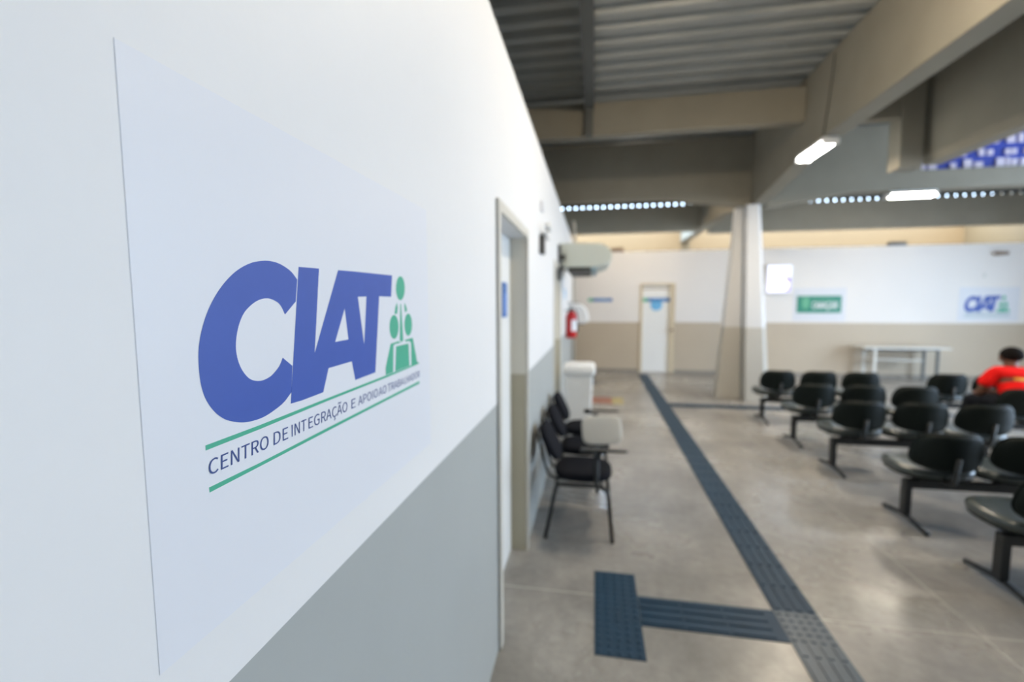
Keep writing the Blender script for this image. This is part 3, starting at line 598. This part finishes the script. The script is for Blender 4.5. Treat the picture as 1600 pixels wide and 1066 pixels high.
ch = writing_chair()
c2 = dup(ch, (-0.10, 3.75, 0), 'black writing chair in the middle of its row, cream tablet flipped upright')
c3 = dup(ch, (-0.10, 4.30, 0), 'black writing chair farthest from the camera, beside the white bin')
tablet(ch, -15, m_black); tablet(c2, 0, m_cream, True); tablet(c3, -12, m_black)

# ================================================= rows of beam seating
def beam_bench():
    c = empty('beam_seating', 'black linked bench', 'bench', (0, 0, 0), 'rows of black linked chairs')
    bx_ = BX(-0.14, 1.13, -0.03, 0.03, 0.255, 0.315); obj('beam', bx_, m_black, c, bevel=0.004)
    for x in (-0.12, 1.11):
        bm = bmesh.new(); box(bm, x-0.022, x+0.022, -0.03, 0.03, 0.045, 0.257)
        lg = obj('leg', bm, m_black, c, bevel=0.003)
        bm = bmesh.new(); tube(bm, round_path([(x, -0.24, 0.016), (x, -0.10, 0.038), (x, 0.0, 0.050), (x, 0.10, 0.038), (x, 0.24, 0.016)], 0.08), 0.016, 8)
        obj('foot', bm, m_black, lg, True)
    for k in range(3):
        x = 0.0 + 0.485*k
        def sw(p):   # waterfall front edge, slight dish
            return Vector((p.x, p.y, p.z - 0.12*max(0, p.y-0.13)**1.3 - 0.10*max(0, 0.12-math.hypot(p.x, p.y))*(p.z > 0.03)))
        se = obj('seat', xf(cushion(0.475, 0.45, 0.062, 0.72, 40, -0.04, sw), Matrix.Translation((x, 0.02, 0.385))), m_vinyl, c, True)
        obj('seat_shell', xf(cushion(0.455, 0.43, 0.03, 0.72, 36, -0.04), Matrix.Translation((x, 0.02, 0.370))), m_plastic, se, True)
        obj('seat_mount', BX(x-0.05, x+0.05, -0.035, 0.035, 0.313, 0.372), m_black, c)
        def bwp(p): return Vector((p.x*(1 - 0.25*max(0, p.y)/0.14*0.5), p.y, p.z - 2.0*p.x*p.x))
        # local z of the pad points back (-y), x across, y up
        Mx = Matrix.Translation((x, -0.235, 0.59)) @ Matrix.Rotation(math.radians(8), 4, 'X') @ Matrix(((1, 0, 0, 0), (0, 0, -1, 0), (0, 1, 0, 0), (0, 0, 0, 1)))
        bk = obj('backrest', xf(cushion(0.42, 0.26, 0.05, 0.52, 40, -0.05, bwp), Mx), m_plastic, c, True)
        obj('piping', TU([[Mx @ bwp(Vector((0.21*sup(2*PI*i/40, 0.52)[0]*(1-0.05*sup(2*PI*i/40, 0.52)[1]), 0.13*sup(2*PI*i/40, 0.52)[1], 0.012))) for i in range(41)]], 0.006, 6), m_plastic, bk, True)
        obj('back_bracket', TU([round_path([(x, 0.0, 0.365), (x, -0.255, 0.378), (x, -0.285, 0.56)], 0.03)], 0.016, 8), m_black, c, True)
    return c
rows = [(2.88, 'left bench of the row nearest the camera'), (3.68, 'left bench of the second row from the camera'),
        (4.72, 'left bench of the middle row'), (5.59, 'left bench of the second row from the back'), (6.59, 'left bench of the farthest row, beside the pillar')]
bb = beam_bench(); XR = 2.375
for i, (y, lab) in enumerate(rows):
    lb_ = 'black linked bench, ' + lab
    if i == 0: bb.location = (XR, y, 0); bb['label'] = lb_
    else: dup(bb, (XR, y, 0), lb_)
dup(bb, (4.30, 6.59, 0), 'black three-seat linked bench in the farthest row, behind the person in red')
dup(bb, (4.30, 5.59, 0), 'black three-seat linked bench that the person in red sits on')

# ================================================= seated person seen from behind
def skin_mesh(name, nodes, edges, m, parent=None, sub=2):
    """nodes: list of (x,y,z,rx,ry); one connected surface"""
    me = bpy.data.meshes.new(name); me.from_pydata([n_[:3] for n_ in nodes], edges, []); o = link(name, me, m, parent)
    md = o.modifiers.new('skin', 'SKIN'); me.skin_vertices or bpy.context.view_layer.update()
    lay = o.data.skin_vertices[0].data
    for i, n_ in enumerate(nodes): lay[i].radius = (n_[3], n_[4]); lay[i].use_root = (i == 0)
    md.use_smooth_shade = True
    s = o.modifiers.new('sub', 'SUBSURF'); s.levels = sub; s.render_levels = sub
    return o
def chain(pts, nodes, edges, start=None):
    prev = start
    for p in pts:
        nodes.append(p if len(p) == 5 else (*p, p[3])); i = len(nodes)-1
        if prev is not None: edges.append((prev, i))
        prev = i
    return prev
px_, py_ = 4.36, 5.48
pe = empty('person', 'person with black hair and red t-shirt sitting slouched, back to the camera', 'person', (px_, py_, 0))
nodes, edges = [], []
chain([(0, 0, 0.56, 0.13, 0.09), (0.02, 0.08, 0.62, 0.14, 0.11), (0.04, 0.18, 0.76, 0.15, 0.11), (0.06, 0.25, 0.85, 0.13, 0.09), (0.085, 0.29, 0.905, 0.055, 0.055), (0.10, 0.31, 0.945, 0.055, 0.055), (0.115, 0.335, 0.985, 0.075, 0.085), (0.12, 0.345, 1.04, 0.085, 0.095), (0.12, 0.345, 1.09, 0.06, 0.07)], nodes, edges)
for s in (-1, 1):
    nodes.append((0.06+s*0.17, 0.24, 0.845, 0.065, 0.065)); k = len(nodes)-1; edges.append((3, k))
    e = chain([(0.06+s*0.23, 0.24, 0.75, 0.052, 0.052), (0.06+s*0.25, 0.27, 0.63, 0.042, 0.042), (0.06+s*0.20, 0.40, 0.60, 0.036, 0.036), (0.06+s*0.10, 0.52, 0.60, 0.026, 0.026), (0.06+s*0.055, 0.56, 0.60, 0.034, 0.02)], nodes, edges, k)
    for f in range(4):
        q = s*(0.03 - f*0.001)
        chain([(0.06+s*0.02, 0.575+f*0.004, 0.63-f*0.02, 0.010, 0.010), (0.06-s*0.015, 0.585, 0.635-f*0.02, 0.009, 0.009), (0.06-s*0.035, 0.565, 0.637-f*0.02, 0.008, 0.008)], nodes, edges, e)
    chain([(0.06+s*0.04, 0.55, 0.635, 0.011, 0.011), (0.06+s*0.02, 0.545, 0.655, 0.010, 0.010)], nodes, edges, e)
    nodes.append((s*0.09, 0.06, 0.555, 0.09, 0.075)); h = len(nodes)-1; edges.append((0, h))
    chain([(s*0.13, 0.28, 0.55, 0.07, 0.065), (s*0.15, 0.46, 0.53, 0.058, 0.058), (s*0.15, 0.47, 0.28, 0.05, 0.05), (s*0.15, 0.45, 0.09, 0.036, 0.036), (s*0.15, 0.50, 0.04, 0.036, 0.03), (s*0.155, 0.60, 0.03, 0.034, 0.022)], nodes, edges, h)
pe.scale = (1, 1, 0.96)
skin_mesh('body', nodes, edges, m_skin, pe)
nodes, edges = [], []
chain([(0, 0.0, 0.585, 0.16, 0.11), (0.02, 0.08, 0.66, 0.158, 0.125), (0.04, 0.175, 0.76, 0.170, 0.125), (0.06, 0.245, 0.85, 0.148, 0.105), (0.08, 0.28, 0.895, 0.085, 0.075)], nodes, edges)
for s in (-1, 1):
    nodes.append((0.06+s*0.165, 0.235, 0.848, 0.082, 0.082)); k = len(nodes)-1; edges.append((3, k))
    chain([(0.06+s*0.225, 0.235, 0.775, 0.075, 0.075), (0.06+s*0.245, 0.25, 0.70, 0.072, 0.072)], nodes, edges, k)
skin_mesh('tshirt', nodes, edges, m_shirt, pe)
nodes, edges = [], []
chain([(0, 0.03, 0.565, 0.15, 0.09)], nodes, edges)
for s in (-1, 1):
    chain([(s*0.09, 0.08, 0.56, 0.10, 0.085), (s*0.13, 0.28, 0.555, 0.082, 0.075), (s*0.15, 0.47, 0.53, 0.07, 0.07), (s*0.15, 0.475, 0.28, 0.062, 0.062), (s*0.15, 0.455, 0.11, 0.055, 0.055)], nodes, edges, 0)
skin_mesh('trousers', nodes, edges, m_jean, pe)
bm = bmesh.new(); bmesh.ops.create_uvsphere(bm, u_segments=28, v_segments=18, radius=1)
for v in bm.verts:
    if v.co.z < -0.1: v.co.z = -0.1 + (v.co.z+0.1)*(0.75 if v.co.y < 0.1 else 0.15)
    v.co = Vector((v.co.x*0.092, v.co.y*0.108, v.co.z*0.10)) + Vector((0.12, 0.335, 1.055))
obj('hair', bm, m_hair, pe, True)
for s in (-1, 1):
    bm = bmesh.new(); bmesh.ops.create_uvsphere(bm, u_segments=12, v_segments=8, radius=1)
    for v in bm.verts: v.co = Vector((v.co.x*0.012, v.co.y*0.02, v.co.z*0.032)) + Vector((0.12+s*0.093, 0.35, 1.02))
    obj('ear', bm, m_skin, pe, True)
# yellow print across the shirt's back: a curved patch wrapped just behind the cloth
bm = bmesh.new()
def patch(cx, cz, w, h):
    bmv = []
    for j in range(2):
        row = []
        for i in range(7):
            x = cx + (i/6-0.5)*w; z = cz + (j-0.5)*h
            row.append(bm.verts.new((x, 0.235 - (0.85-z)*1.0 - 0.118 + 1.9*(x-0.05)**2, z)))
        bmv.append(row)
    for i in range(6): bm.faces.new((bmv[0][i], bmv[0][i+1], bmv[1][i+1], bmv[1][i]))
patch(0.06, 0.83, 0.16, 0.035); patch(0.03, 0.745, 0.13, 0.02)
o = obj('shirt_print', bm, m_yel, pe, True); sm = o.modifiers.new('s', 'SOLIDIFY'); sm.thickness = 0.012
for s in (-1, 1):
    sh = loft([(0.09, 0.26, 0.0, 0), (0.095, 0.27, 0.03, 0), (0.08, 0.20, 0.075, 0)]); xf(sh, Matrix.Translation((s*0.152, 0.53, 0.001))); obj('shoe', sh, m_black, pe, True)
# skin the light of the open sides
portal('side_opening', (9.5, 4.75, 2.1), (0, PI/2, 0), 4.2, 6.1)
